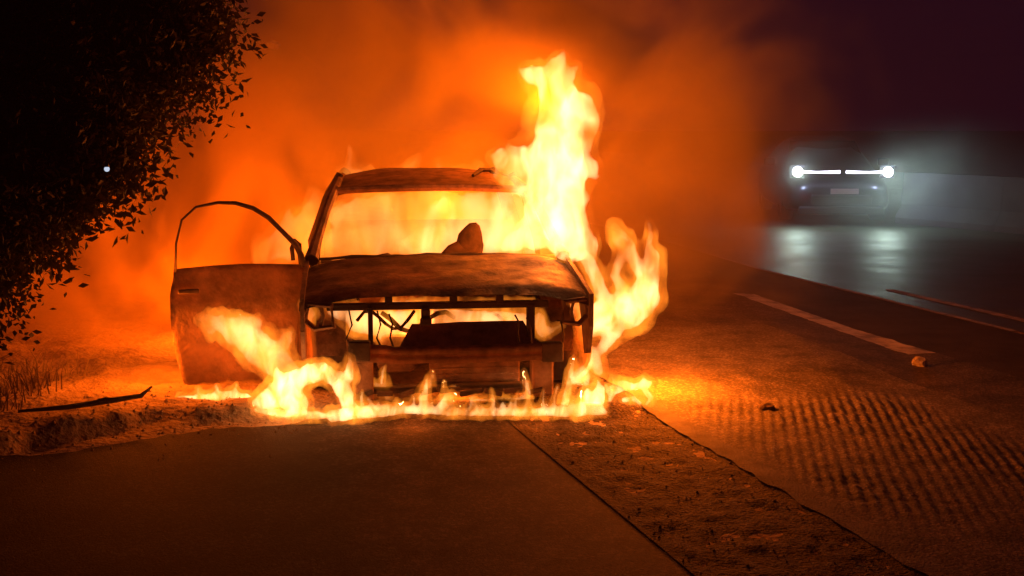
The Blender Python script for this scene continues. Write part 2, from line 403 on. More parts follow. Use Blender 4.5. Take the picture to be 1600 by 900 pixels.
for k, x in enumerate((-.60, -.43, -.36, .40, .47, .66)):
    bm = bmesh.new(); tube(bm, [(x, .12, .60 - .02 * k % 2), (x + .02, .10, .50), (x - .015 + .01 * k, .09, .42), (x + .03, .10, .34)], .006, 5); part('hanging_wire', bm, 'soot')
bm = bmesh.new()
for k in range(9): box(bm, (-.52 + .13 * k, .06 + .03 * random.random(), .075 + .02 * random.random()), (.09 + .06 * random.random(), .05, .025), Matrix.Rotation(random.uniform(-.4, .4), 3, 'Y'), .006)
part('melted_trim', bm, 'soot')
# headlamp openings left by the fire: bracket frames at both corners
for sx in (-1, 1):
    bm = bmesh.new()
    pts = [(sx * .84, .17, .62), (sx * .70, .12, .615), (sx * .69, .12, .49), (sx * .80, .16, .47), (sx * .86, .2, .52), (sx * .84, .17, .62)]
    tube(bm, pts, .018, 6, cap=False); tube(bm, [(sx * .765, .14, .62), (sx * .75, .15, .55), (sx * .77, .16, .47)], .012, 6)
    part('headlamp_bracket', bm, 'rust')
# front wings with wheel arch cut, wheel arch liners
def arch(cy_, cz, r, a0, a1, n=12): return [(cy_ + r * math.cos(a0 + (a1 - a0) * k / n), cz + r * math.sin(a0 + (a1 - a0) * k / n)) for k in range(n + 1)]
wing = [(.12, .66), (.12, .46), (.20, .28), (.30, .26)] + arch(.72, .26, .36, math.pi - .1, .1)[1:-1] + [(1.1, .26), (1.1, .80), (.6, .73)]
for sx in (-1, 1):
    prism('front_wing', wing, sx * .86, sx * .885, M['rust'], CAR)
    bm = bmesh.new()
    A = []
    for x in (.62, .80):
        A.append([bm.verts.new((sx * x, y, z)) for y, z in arch(.68, .27, .33, math.pi, 0, 14)])
    for k in range(14): bm.faces.new((A[0][k], A[0][k + 1], A[1][k + 1], A[1][k]))
    bmesh.ops.solidify(bm, geom=bm.faces[:], thickness=.02); part('wheel_arch_liner', bm, 'rust')

def wheel_bm(r, w, hub=False):
    bm = bmesh.new(); prof = [(-.5, .70), (-.5, .92), (-.4, 1.0), (.4, 1.0), (.5, .92), (.5, .70), (.3, .62), (-.3, .62)]
    if hub: prof = [(-.32, .10), (-.30, .56), (-.38, .64), (-.30, .68), (.30, .68), (.38, .64), (.30, .56), (.12, .45), (.16, .10)]
    n = 28; rings = [[bm.verts.new((a * w, b * r * math.cos(6.2832 * k / n), b * r * math.sin(6.2832 * k / n))) for k in range(n)] for a, b in prof]
    for i in range(len(rings)):
        if hub and i == len(rings) - 1: break
        r0, r1 = rings[i], rings[(i + 1) % len(rings)]
        for k in range(n): bm.faces.new((r0[k], r0[(k + 1) % n], r1[(k + 1) % n], r1[k]))
    if hub: bm.faces.new(rings[0]); bm.faces.new(rings[-1][::-1])
    bmesh.ops.recalc_face_normals(bm, faces=bm.faces[:]); return bm
def wheel(parent, x, y, r, w, steer, mt, mr, sag=False):
    e = empty('wheel', (x, y, r), steer, parent)
    b1 = wheel_bm(r, w)
    if sag:
        for v in b1.verts:
            v.co *= 1 + .05 * mnoise.noise(v.co * 9)
            if v.co.z < -r * .86: v.co.z = -r * .86; v.co.x *= 1.15
    obj('tyre', b1, mt, e); obj('rim', wheel_bm(r, w, True), mr, e)
    return e
for sx in (-1, 1):
    wheel(CAR, sx * .775, .70, .29, .21, R(14), M['rubber'], M['rust'], True)
    wheel(CAR, sx * .775, 3.25, .29, .21, 0, M['rubber'], M['rust'], True)
    bm = bmesh.new(); tube(bm, [(sx * .62, .72, .3), (sx * .6, .74, .45), (sx * .58, .76, .62)], [.05, .035, .05], 8)
    for k in range(5): tube(bm, [(sx * .6 + .065 * math.cos(a * .785), .745 + .065 * math.sin(a * .785), .42 + k * .035 + a * .004) for a in range(9)], .008, 5)
    part('suspension_strut', bm, 'soot')
# firewall, cowl, dashboard, floor
bm = bmesh.new(); box(bm, (0, 1.08, .45), (1.70, .03, .60)); part('firewall', bm, 'rust')
def cowl_f(s, t): x = (s - .5) * 2; return (x * .86, 1.03 + .13 * t +   .06 * x * x, .805 - .03 * abs(x) ** 3 + .012 * math.sin(t * 3))
sheet('cowl', cowl_f, 24, 3, M['soot'], CAR, .03, .012, 7)
def dash_f(s, t): x = (s - .5) * 2; return (x * .80, 1.2 + .3 * t, .765 - .1 * t * t + .03 * math.exp(-((x + .45) / .22) ** 2))
sheet('dashboard', dash_f, 24, 5, M['soot'], CAR, .04, .025, 6)
bm = bmesh.new(); box(bm, (0, 2.55, .18), (1.66, 2.9, .04)); part('floor_pan', bm, 'soot')
# seats: burnt frames
for x in (-.37, .22):
    e = empty('seat', (x, 1.95, .2), 0, CAR)
    bm = bmesh.new()
    for c, rr in (((0, .1, .26), (.23, .07, .34)), ((.06, .12, .50), (.11, .06, .25))) if x > 0 else (((0, .1, .2), (.22, .07, .32)),):
        bmesh.ops.create_icosphere(bm, subdivisions=3, radius=1, matrix=Matrix.Translation(c) @ Matrix.Diagonal((*rr, 1)))
    for v in bm.verts: v.co += v.co.normalized() * .045 * (mnoise.noise(v.co * 9) + .5 * mnoise.noise(v.co * 22))
    if x > 0:
        for v in bm.verts:
            if v.co.z > .4: v.co.x += .12 * (v.co.z - .4)
    obj('backrest', bm, M['soot'], e)
    bm = bmesh.new(); box(bm, (0, -.2, .05), (.46, .46, .13), bev=.03); obj('seat_base', bm, M['soot'], e, False)
# roof shell, header, pillars, rear body
def roof_f(s, t):
    x = (s - .5) * 2; y = 1.78 + 1.75 * t; hw = .70 - .03 * t
    z = 1.215 + .095 * math.sin(min(1, t * 1.9 + .0) * math.pi / 2) - .10 * max(0, t - .6) ** 2 * 3 - .055 * abs(x) ** 3.5
    return (x * hw, y, z + .012 * (1 - x * x))
sheet('roof', roof_f, 26, 20, M['char'], CAR, .03, .010, 5)
bm = bmesh.new(); tube(bm, [(-.70 + 1.40 * k / 12, 1.78 + .02 * math.sin(k), 1.205 + .02 * math.sin(k / 12 * math.pi)) for k in range(13)], .026, 8); part('windscreen_header', bm, 'rust')
for sx in (-1, 1):
    bm = bmesh.new(); tube(bm, [(sx * .845, 1.04, .79), (sx * .81, 1.22, .90), (sx * .755, 1.5, 1.07), (sx * .715, 1.7, 1.17), (sx * .69, 1.82, 1.215)], [.05, .036, .032, .032, .034], 8); part('windscreen_pillar', bm, 'char')
    bm = bmesh.new(); tube(bm, [(sx * .86, 2.25, .2), (sx * .86, 2.28, .8), (sx * .76, 2.36, 1.12), (sx * .66, 2.4, 1.3)], [.06, .05, .035, .03], 8); part('door_pillar', bm, 'soot')
    bm = bmesh.new(); tube(bm, [(sx * .84, 3.75, .8), (sx * .74, 3.65, 1.1), (sx * .62, 3.5, 1.27)], [.07, .06, .05], 8); part('rear_pillar', bm, 'soot')
    bm = bmesh.new(); tube(bm, [(sx * .69, 1.82, 1.215), (sx * .67, 2.4, 1.255), (sx * .65, 3.0, 1.255), (sx * .63, 3.5, 1.21)], .03, 8); part('roof_rail', bm, 'char')
    q = [(2.28, .15), (2.85, .17)] + arch(3.25, .26, .36, math.pi, 0)[1:-1] + [(3.65, .2), (4.0, .3), (4.05, .7), (3.8, .84), (2.28, .82)]
    prism('rear_side_panel', q, sx * .855, sx * .885, M['rust'], CAR)
    bm = bmesh.new(); box(bm, (sx * .85, 1.68, .18), (.07, 1.2, .11), bev=.015); part('sill', bm, 'soot')
prism('side_door', [(1.12, .17), (2.26, .17), (2.26, .82), (1.12, .80)], .86, .885, M['rust'], CAR)
def tail_f(s, t): x = (s - .5) * 2; return (x * .83, 4.0 + .05 * math.sin(t * 3.1) - .1 * x * x, .22 + .6 * t)
sheet('tailgate', tail_f, 12, 8, M['soot'], CAR, .03, .01)
bm = bmesh.new(); tube(bm, [(.34, 2.2, 1.29), (.42, 2.4, 1.325), (.50, 2.5, 1.32), (.58, 2.6, 1.27)], [.012, .02, .018, .012], 6); part('torn_roof_strip', bm, 'soot')

# open door, hinged at the front, swung out past square to the body
D = empty('open_door', (-.875, 1.0, .03), R(-174), CAR)     # door local x runs from the hinge to the lock edge
D.rotation_euler = (0, R(0), R(180 + 13))
OUT = [(.0, .72), (.02, .58), (.015, .34), (.05, .14), (.10, .055), (.80, .03), (.84, .10), (.885, .45), (.87, .64), (.83, .735), (.45, .745)]
def door_panel():
    bm = bmesh.new(); n = 22; mrows = 18; vs = []   # the outer skin with a slight crease
    for j in range(mrows + 1):
        t = j / mrows; z = -.045 + .78 * t; row = []
        x0 = .10 * (1 - smooth(t * 2.2)) * .9 + .01; x1 = .80 + .085 * math.sin(min(1, t * 1.6) * math.pi / 2) - .035 * smooth((t - .75) * 4)
        for i in range(n + 1):
            s = i / n; x = x0 + (x1 - x0) * s
            y = -.05 * math.sin(t * math.pi) - .016 * (abs(t - .68) < .05) + .012 * mnoise.noise((x * 5, z * 5, 2))
            zz = z + (.02 * (1 - s) if j == 0 else 0) + (.02 * math.sin(s * 3) * t)
            row.append(bm.verts.new((x, -y, zz)))
        vs.append(row)
    for j in range(mrows):
        for i in range(n): bm.faces.new((vs[j][i], vs[j][i + 1], vs[j + 1][i + 1], vs[j + 1][i]))
    bmesh.ops.solidify(bm, geom=bm.faces[:], thickness=.05)
    bmesh.ops.recalc_face_normals(bm, faces=bm.faces[:]); return bm
obj('door_panel', door_panel(), M['door'], D)
bm = bmesh.new(); tube(bm, [(.04 + .8 * k / 10, -.062 - .012 * math.sin(k / 10 * 3.1), .27 + .01 * math.sin(k)) for k in range(11)], .012, 6, flat=.5); obj('rub_strip', bm, M['soot'], D)
bm = bmesh.new()
tube(bm, [(.02, .0, .72), (.035, .0, .80), (.07, .0, .87), (.15, .0, .955), (.24, .0, 1.05), (.34, .0, 1.115), (.45, .0, 1.15), (.56, .0, 1.155), (.70, .0, 1.13), (.79, .0, 1.05), (.83, .0, .9), (.84, .0, .72)],
     [.022, .02, .018, .016, .016, .015, .013, .011, .008, .007, .007, .009], 8); obj('window_frame', bm, M['soot'], D)
bm = bmesh.new(); tube(bm, [(.035, -.02, .74), (.03, -.06, .80), (.035, -.07, .86), (.06, -.06, .89), (.085, -.05, .84), (.08, -.04, .76)], [.014, .018, .02, .018, .016, .014], 7); obj('mirror_stub', bm, M['soot'], D)
bm = bmesh.new(); box(bm, (.77, .075, .60), (.13, .02, .03), bev=.008); obj('door_handle', bm, M['soot'], D)
for z in (.25, .55):
    bm = bmesh.new(); box(bm, (-.01, 0, z), (.06, .05, .06), bev=.008); obj('hinge', bm, M['soot'], D)

# ------------------------------------------------------------------ oncoming car
FC = empty('oncoming_car', (5.5, 21.4, .004), R(-4))
tag(FC, 'dark oncoming car with bright white headlights joined by thin light strips', 'car')
PROF = [  # y, half width, z bottom, z shoulder, z top, half width top
    (0.00, .62, .30, .52, .60, .50), (.06, .76, .22, .60, .72, .62), (.25, .86, .17, .66, .80, .70), (.9, .91, .16, .74, .90, .72),
    (1.35, .92, .16, .80, .95, .74), (1.95, .92, .16, .86, 1.42, .60), (2.6, .92, .16, .87, 1.47, .60), (3.3, .92, .16, .87, 1.42, .60),
    (3.95, .91, .18, .88, 1.06, .66), (4.4, .85, .22, .84, 1.0, .66), (4.6, .72, .32, .76, .92, .56)]
bm = bmesh.new(); rings = []
for y, w, zb, zs, zt, wt in PROF:
    rings.append([bm.verts.new((x, y, z)) for x, z in [(-w * .9, zb), (-w, zb + .1), (-w, (zb + zs) / 2), (-w * .985, zs), (-wt, zt - .03), (-wt * .5, zt), (wt * .5, zt), (wt, zt - .03), (w * .985, zs), (w, (zb + zs) / 2), (w, zb + .1), (w * .9, zb)]])
for a, b in zip(rings, rings[1:]):
    for k in range(12): bm.faces.new((a[k], a[(k + 1) % 12], b[(k + 1) % 12], b[k]))
bm.faces.new(rings[0]); bm.faces.new(rings[-1][::-1]); bmesh.ops.recalc_face_normals(bm, faces=bm.faces[:])
body = obj('body', bm, M['carpaint'], FC)
sb = body.modifiers.new('s', 'SUBSURF'); sb.levels = sb.render_levels = 1
def ws_f(s, t): x = (s - .5) * 2; return (x * (.70 - .12 * t), 1.40 + .50 * t + .10 * x * x, .955 + .41 * t)
sheet('windscreen', ws_f, 10, 6, M['glass'], FC, .01)
bm = bmesh.new(); box(bm, (0, -.03, .42), (1.0, .05, .16), bev=.02)
for k in range(4): box(bm, (0, -.06, .365 + k * .035), (.96, .012, .010))
obj('grille', bm, M['black'], FC, False)
bm = bmesh.new(); box(bm, (0, -.01, .235), (1.40, .10, .13), bev=.03); obj('lower_bumper', bm, M['black'], FC, False)
bm = bmesh.new(); box(bm, (.04, -.08, .56), (.46, .015, .09), bev=.004); obj('number_plate', bm, M['plate'], FC, False)
for sx in (-1, 1):
    H = empty('headlight', (sx * .74, -.06, .885), 0, FC)
    bm = bmesh.new(); bmesh.ops.create_uvsphere(bm, u_segments=16, v_segments=10, radius=.085)
    for v in bm.verts: v.co.y *= .4
    obj('lens', bm, M['lamp'], H)
    bm = bmesh.new(); box(bm, (0, .02, .10), (.24, .16, .02), bev=.006); box(bm, (0, .09, 0), (.24, .03, .2), bev=.006); obj('housing', bm, M['black'], H, False)
    bm = bmesh.new()
    tube(bm, [(-sx * .08, 0, .0), (-sx * .3, -.02, -.008), (-sx * .5, -.035, -.006), (-sx * .69, -.04, .0)], [.022, .018, .022, .026], 8); obj('light_strip', bm, M['drl'], H)
    L = bpy.data.lights.new('headlight_beam', 'SPOT'); L.energy = 34; L.color = (.68, 1.0, .64); L.spot_size = R(150); L.spot_blend = .6; L.shadow_soft_size = .03
    lo = bpy.data.objects.new('headlight_beam', L); COL.objects.link(lo); lo.parent = FC
    lo.location = (sx * .74, -.14, .86); lo.rotation_euler = (R(78), 0, R(180))
    L = bpy.data.lights.new('headlight_glow', 'POINT'); L.energy = 17; L.color = (.58, .66, 1.0); L.shadow_soft_size = .05
    lo = bpy.data.objects.new('headlight_glow', L); COL.objects.link(lo); lo.parent = FC; lo.location = (sx * .74, -.17, .885)
    wheel(FC, sx * .78, .92, .32, .21, 0, M['tyre'], M['alloy']); wheel(FC, sx * .78, 3.62, .32, .21, 0, M['tyre'], M['alloy'])
    bm = bmesh.new(); box(bm, (sx * 1.0, 1.55, 1.0), (.2, .09, .13), bev=.03); obj('wing_mirror', bm, M['carpaint'], FC)

BR = empty('concrete_barrier', (6.75, 21.9, 0), math.atan2(-.85, .53))
tag(BR, 'low grey concrete barrier running right from behind the oncoming car', 'barrier')
for k in range(6):
    bm = bmesh.new(); A = []
    for x in (k * 2.0 + .003, k * 2.0 + 1.997):
        A.append([bm.verts.new((x, y, z)) for y, z in ((-.28, -.05), (-.28, .10), (-.13, .32), (-.09, .86), (.09, .86), (.13, .32), (.28, .10), (.28, -.05))])
    for q in range(8): bm.faces.new((A[0][q], A[0][(q + 1) % 8], A[1][(q + 1) % 8], A[1][q]))
    bm.faces.new(A[0]); bm.faces.new(A[1][::-1]); bmesh.ops.recalc_face_normals(bm, faces=bm.faces[:])
    obj('segment', bm, M['concrete'], BR, False)

# ------------------------------------------------------------------ flames
DG = bpy.context.evaluated_depsgraph_get
def fire_skin(name, Y, spines, c0, grow, voxel, amp, depth, seed):
    bm = bmesh.new(); sam = []
    for sp in spines:
        pts = [(P(q[0], q[1], Y), (q[2] * grow + (3.0 if grow > 1 else -.4)) * Y / FPX) for q in sp]
        for (p, r), (p2, r2) in zip(pts, pts[1:] + [pts[-1]]):
            if max(r, r2) < voxel * (.55 if grow > 1 else 1.05): continue
            n = max(1, int((p2 - p).length / (max(min(r, r2), .01) * .45)))
            for k in range(n):
                t = k / n; c = p.lerp(p2, t); rr = max(r + (r2 - r) * t, voxel * (1.0 if grow > 1 else 1.2)); sam.append((c - c0, rr))
                mt = Matrix.Translation(c - c0) @ Matrix.Diagonal((rr, rr * depth, rr * 1.05, 1))
                bmesh.ops.create_icosphere(bm, subdivisions=2 if rr > .03 else 1, radius=1, matrix=mt)
    tmp = bpy.data.meshes.new('tmp'); bm.to_mesh(tmp); bm.free()
    to = bpy.data.objects.new('tmp', tmp); COL.objects.link(to)
    rm = to.modifiers.new('r', 'REMESH'); rm.mode = 'VOXEL'; rm.voxel_size = voxel
    me = bpy.data.meshes.new_from_object(to.evaluated_get(DG())); me.name = name
    bpy.data.objects.remove(to); bpy.data.meshes.remove(tmp)
    bm = bmesh.new(); bm.from_mesh(me)
    bmesh.ops.smooth_vert(bm, verts=bm.verts, factor=.5, use_axis_x=True, use_axis_y=True, use_axis_z=True)
    bm.normal_update(); kd = kdtree.KDTree(len(sam))
    for i, (c, rr) in enumerate(sam): kd.insert(c, i)
    kd.balance(); amp0 = amp; sd = Vector((seed * 3.7, seed * 1.9, seed)); f = .05 / max(amp, .012)
    for v in bm.verts:
        q = v.co + sd; amp = min(amp0, .42 * sam[kd.find(v.co)[1]][1])
        d = mnoise.noise(Vector((q.x * 5, q.y * 5, q.z * 3)) * f ** .5) * .9 + mnoise.noise(Vector((q.x * 12, q.y * 12, q.z * 5)) * f ** .5) * .7 + mnoise.noise(Vector((q.x * 27, q.y * 27, q.z * 11)) * f ** .5) * .4
        v.co += v.normal * d * amp
        v.co.z += amp * max(0, mnoise.noise(Vector((q.x * 18, q.y * 18, q.z * 2)) * f ** .5)) * 1.6 * max(0, v.normal.z + .2)
    # drop crumbs too small to hold a volume
    todo = set(bm.verts); kill = []
    while todo:
        st = [todo.pop()]; isl = [st[0]]
        while st:
            for e in st.pop().link_edges:
                for w in e.verts:
                    if w in todo: todo.discard(w); st.append(w); isl.append(w)
        if len(isl) < 60: kill += isl
    if kill: bmesh.ops.delete(bm, geom=kill, context='VERTS')
    bmesh.ops.recalc_face_normals(bm, faces=bm.faces[:])
    bm.to_mesh(me); bm.free()
    return me

def fire(name, Y, spines, mat, label, voxel=.022, amp=.035, depth=1.0, seed=0, inner=.80):
    """a flame: tongues swept along paths at ground distance Y, fused into one closed ragged skin of thin orange fire, with a hotter core inside"""
    c0 = P(spines[0][0][0], spines[0][0][1], Y)
    o = link(name, fire_skin(name, Y, spines, c0, 1.12, voxel, amp * 1.25, depth * 1.05, seed), M['env_' + mat]); o.location = c0
    me = fire_skin('core', Y, spines, c0, inner, voxel * .9, amp * .6, depth * .8, seed)
    if len(me.vertices): link('core', me, M['core_' + mat], o)
    return tag(o, label, 'fire')

fire('flame_column', 8.62, [
    [(896, 386, 30), (874, 342, 52), (868, 290, 56), (878, 225, 50), (872, 168, 40), (866, 128, 28), (874, 100, 15), (882, 84, 6)],
    [(792, 384, 14), (815, 372, 26), (840, 360, 36), (856, 325, 46)], [(850, 292, 46), (824, 268, 42), (797, 253, 26), (770, 246, 10)],
    [(885, 150, 26), (908, 165, 26), (916, 190, 24), (914, 225, 20)], [(900, 250, 24), (922, 258, 18), (930, 275, 9)], [(858, 128, 26), (836, 120, 20), (816, 112, 9)],
    [(905, 350, 20), (920, 382, 18), (924, 404, 9)], [(890, 120, 12), (902, 104, 5)], [(800, 300, 10), (786, 280, 12), (772, 272, 6)], [(905, 300, 14), (918, 312, 8)]],
    'column', 'tallest flame, a white hot column rising from the car roof', .024, .06, .8, 1, .88)
fire('cabin_flame', 9.95, [
    [(640, 388, 24), (690, 372, 36), (740, 362, 46), (790, 358, 52), (850, 362, 45)], [(660, 340, 20), (700, 328, 26), (750, 320, 28), (815, 322, 30)]],
    'cabin', 'white hot flame filling the right half of the empty windscreen', .03, .05, 1.3, 2)
fire('cabin_flame', 10.35, [
    [(505, 385, 24), (550, 380, 34), (600, 372, 36), (650, 362, 42)], [(530, 340, 22), (580, 330, 28), (640, 322, 28), (700, 315, 24)]],
    'dim', 'dimmer orange flame behind the left half of the empty windscreen', .03, .05, 1.6, 22)
fire('side_flame', 8.1, [
    [(868, 535, 11), (890, 525, 17), (918, 508, 26), (950, 490, 35), (985, 482, 39), (1008, 462, 31), (1016, 430, 21), (1019, 402, 17), (1014, 385, 9)],
    [(958, 352, 9), (968, 372, 18), (984, 392, 15), (1000, 425, 13)], [(1014, 350, 5), (1017, 368, 9), (1013, 385, 8)], [(882, 530, 18), (898, 560, 21), (908, 590, 20), (905, 625, 17)], [(900, 545, 20), (928, 555, 15), (935, 580, 11)], [(912, 400, 13), (930, 430, 14), (938, 455, 15), (950, 478, 18)], [(1010, 470, 18), (1015, 490, 8)], [(940, 505, 22), (960, 520, 16), (940, 545, 10)], [(970, 400, 10), (960, 430, 10), (975, 455, 14)], [(884, 500, 12), (900, 480, 12), (918, 465, 8)]],
    'side', 'curling yellow flame on the right side of the car', .016, .022, .9, 3)
fire('door_flame', 7.72, [
    [(455, 588, 22), (432, 566, 30), (405, 545, 34), (378, 525, 30), (352, 508, 20), (325, 498, 13), (310, 500, 5)], [(440, 540, 16), (452, 522, 8)], [(330, 520, 9), (318, 510, 5)], [(400, 505, 12), (375, 495, 8)]],
    'pale', 'pale flame licking across the outside of the open door', .016, .028, .8, 4)
fire('left_wheel_flame', 7.4, [
    [(400, 630, 12), (422, 622, 22), (446, 612, 30), (462, 630, 26), (468, 645, 14)], [(452, 600, 24), (478, 586, 21), (505, 580, 19), (528, 594, 18), (540, 618, 17), (545, 642, 14)], [(547, 560, 6), (544, 590, 12)], [(440, 600, 16), (432, 580, 8)], [(420, 650, 9), (540, 655, 9)]],
    'ground', 'white flame arching over the left front tyre', .013, .018, .7, 5)
tg = [[(520, 650, 14), (560, 645, 13), (600, 642, 12)], [(900, 640, 16), (930, 638, 14)], [(400, 640, 7), (450, 648, 11), (520, 650, 8), (580, 646, 9), (640, 640, 10), (700, 643, 10), (770, 644, 9), (840, 644, 10), (900, 642, 12), (935, 640, 12), (948, 645, 5)]]
for k in range(46):
    u = 548 + 390 * k / 45 + random.uniform(-6, 6); h = random.choice((8, 12, 16, 20, 30, 42)) * random.uniform(.7, 1.1)
    tg.append([(u, 642, 6), (u + random.uniform(-3, 3), 640 - h * .5, 4.5), (u + random.uniform(-5, 5), 640 - h, 1.8)])
tg += [[(662, 640, 12), (664, 615, 8), (668, 590, 4)], [(690, 636, 12), (700, 624, 10), (712, 616, 4)], [(596, 600, 4), (598, 580, 4), (602, 572, 2)], [(825, 620, 5), (822, 600, 4), (820, 580, 2)]]
fire('ground_flame', 7.25, tg, 'ground', 'low line of flames along the ground under the front bumper', .010, .010, .8, 6)
fire('right_wheel_flame', 7.55, [
    [(880, 640, 10), (888, 610, 9), (893, 580, 8), (896, 560, 4)], [(905, 645, 12), (930, 628, 20), (938, 610, 12), (934, 596, 5)], [(912, 628, 10), (918, 612, 8)], [(905, 590, 7), (920, 575, 7), (930, 555, 4)]],
    'ground', 'flame rising beside the right front tyre', .012, .014, .8, 7)
fire('spilled_fire', 7.62, [
    [(952, 628, 5), (958, 608, 10), (975, 602, 12), (992, 605, 9), (1008, 600, 11), (1018, 598, 5)], [(975, 625, 7), (990, 622, 8), (1000, 630, 6)], [(1008, 612, 8), (1018, 622, 7), (1010, 632, 5)], [(960, 598, 6), (956, 588, 3)], [(1003, 598, 5), (1006, 588, 2.5)], [(950, 612, 6), (946, 600, 3)]],
    'ground', 'separate patch of fire on the ground right of the car', .011, .014, 1.0, 8)
fire('engine_fire', 7.85, [
    [(478, 478, 9), (486, 490, 10), (484, 502, 7)], [(520, 486, 12), (545, 492, 18), (570, 498, 18), (570, 515, 12)], [(560, 505, 22), (600, 505, 26), (640, 505, 26), (690, 500, 22), (740, 500, 20), (815, 502, 18)], [(620, 535, 12), (605, 545, 10)], [(600, 525, 14), (605, 540, 8)],
    [(690, 474, 6), (600, 473, 6), (780, 473, 6), (830, 474, 5)], [(842, 500, 14), (848, 520, 10), (866, 515, 7), (880, 505, 4)]],
    'engine', 'flame burning in the open engine bay above the bumper beam', .014, .016, 1.0, 9)
fire('underbody_flame', 7.67, [[(655, 638, 13), (662, 618, 12), (672, 600, 8), (676, 580, 3)], [(690, 636, 12), (700, 616, 8), (712, 604, 3)], [(640, 640, 10), (730, 634, 14), (800, 630, 12), (825, 622, 8), (820, 600, 7), (818, 580, 4)], [(650, 640, 9), (606, 628, 9), (600, 600, 8)], [(586, 600, 6), (600, 610, 8)]],
    'pale', 'small flame glowing under the engine behind the bumper beam', .014, .016, .8, 10)
fire('roof_flame', 10.6, [[(520, 290, 8), (545, 276, 16), (580, 275, 10)], [(545, 268, 8), (547, 245, 5), (546, 230, 2)]],
    'orange', 'pointed orange flame tip above the left end of the car roof', .02, .03, 1.2, 11)
fire('roof_flame', 10.6, [[(615, 275, 10), (640, 262, 9), (652, 248, 4)]], 'orange', 'small orange flame tip above the middle of the car roof', .02, .025, 1.2, 15)
fire('roof_flame', 10.6, [[(690, 272, 11), (684, 256, 6)], [(690, 274, 9), (735, 272, 8), (748, 262, 6)]], 'orange', 'faint orange flame tips between roof middle and tall flame column', .02, .025, 1.2, 16)
fire('rear_flame', 10.0, [
    [(450, 385, 30), (475, 370, 36), (485, 345, 26), (492, 318, 14), (490, 300, 6)], [(420, 395, 22), (450, 352, 16), (452, 330, 7)]],
    'orange', 'soft orange flame between the open door and windscreen pillar', .025, .04, 1.2, 12)
fire('verge_flame', 7.66, [[(278, 622, 5), (300, 622, 7), (330, 620, 9), (360, 618, 11), (385, 624, 12), (395, 632, 9)], [(340, 612, 7), (337, 602, 3)], [(366, 612, 8), (370, 600, 3)], [(310, 616, 6), (308, 606, 2.5)]],
    'ground', 'low flame spreading on the earth under the open door', .012, .012, 1.0, 13)

# lamps at the flames, plus added fill lamps where no flame burns
def lamp(loc, e, rad=.12, col=(1, .14, .004)):
    L = bpy.data.lights.new('fire_and_fill_light', 'POINT'); L.energy = e; L.color = col; L.shadow_soft_size = rad
    o = bpy.data.objects.new('fire_and_fill_light', L); COL.objects.link(o); o.location = loc; return o
lamp((.34, 8.95, .97), 190); lamp((.25, 10.3, 1.9), 180); lamp((1.0, 7.95, .36), 190, .1); lamp((-.25, 9.9, 1.0), 80)  # second lamp added above the car's rear, without a flame, to brighten smoke
lamp(P(395, 540, 7.85), 16, .06); lamp(P(440, 612, 7.6), 2, .05); lamp(P(480, 350, 10.2), 45); lamp(P(985, 480, 8.1), 70, .06)
lamp(P(640, 505, 7.9), 14, .05); lamp(P(720, 612, 7.72), 9, .04); lamp((-2.3, 8.0, .45), 62, .06); lamp((-2.4, 9.6, .5), 155, .4)  # last lamp added unseen behind the open door to light smoke and verge
lamp((-.6, 11.8, 1.0), 160, .2); lamp(P(640, 636, 7.22), 3.5, .03); lamp(P(830, 636, 7.22), 3.5, .03)  # first lamp added out of sight behind the car to light the smoke

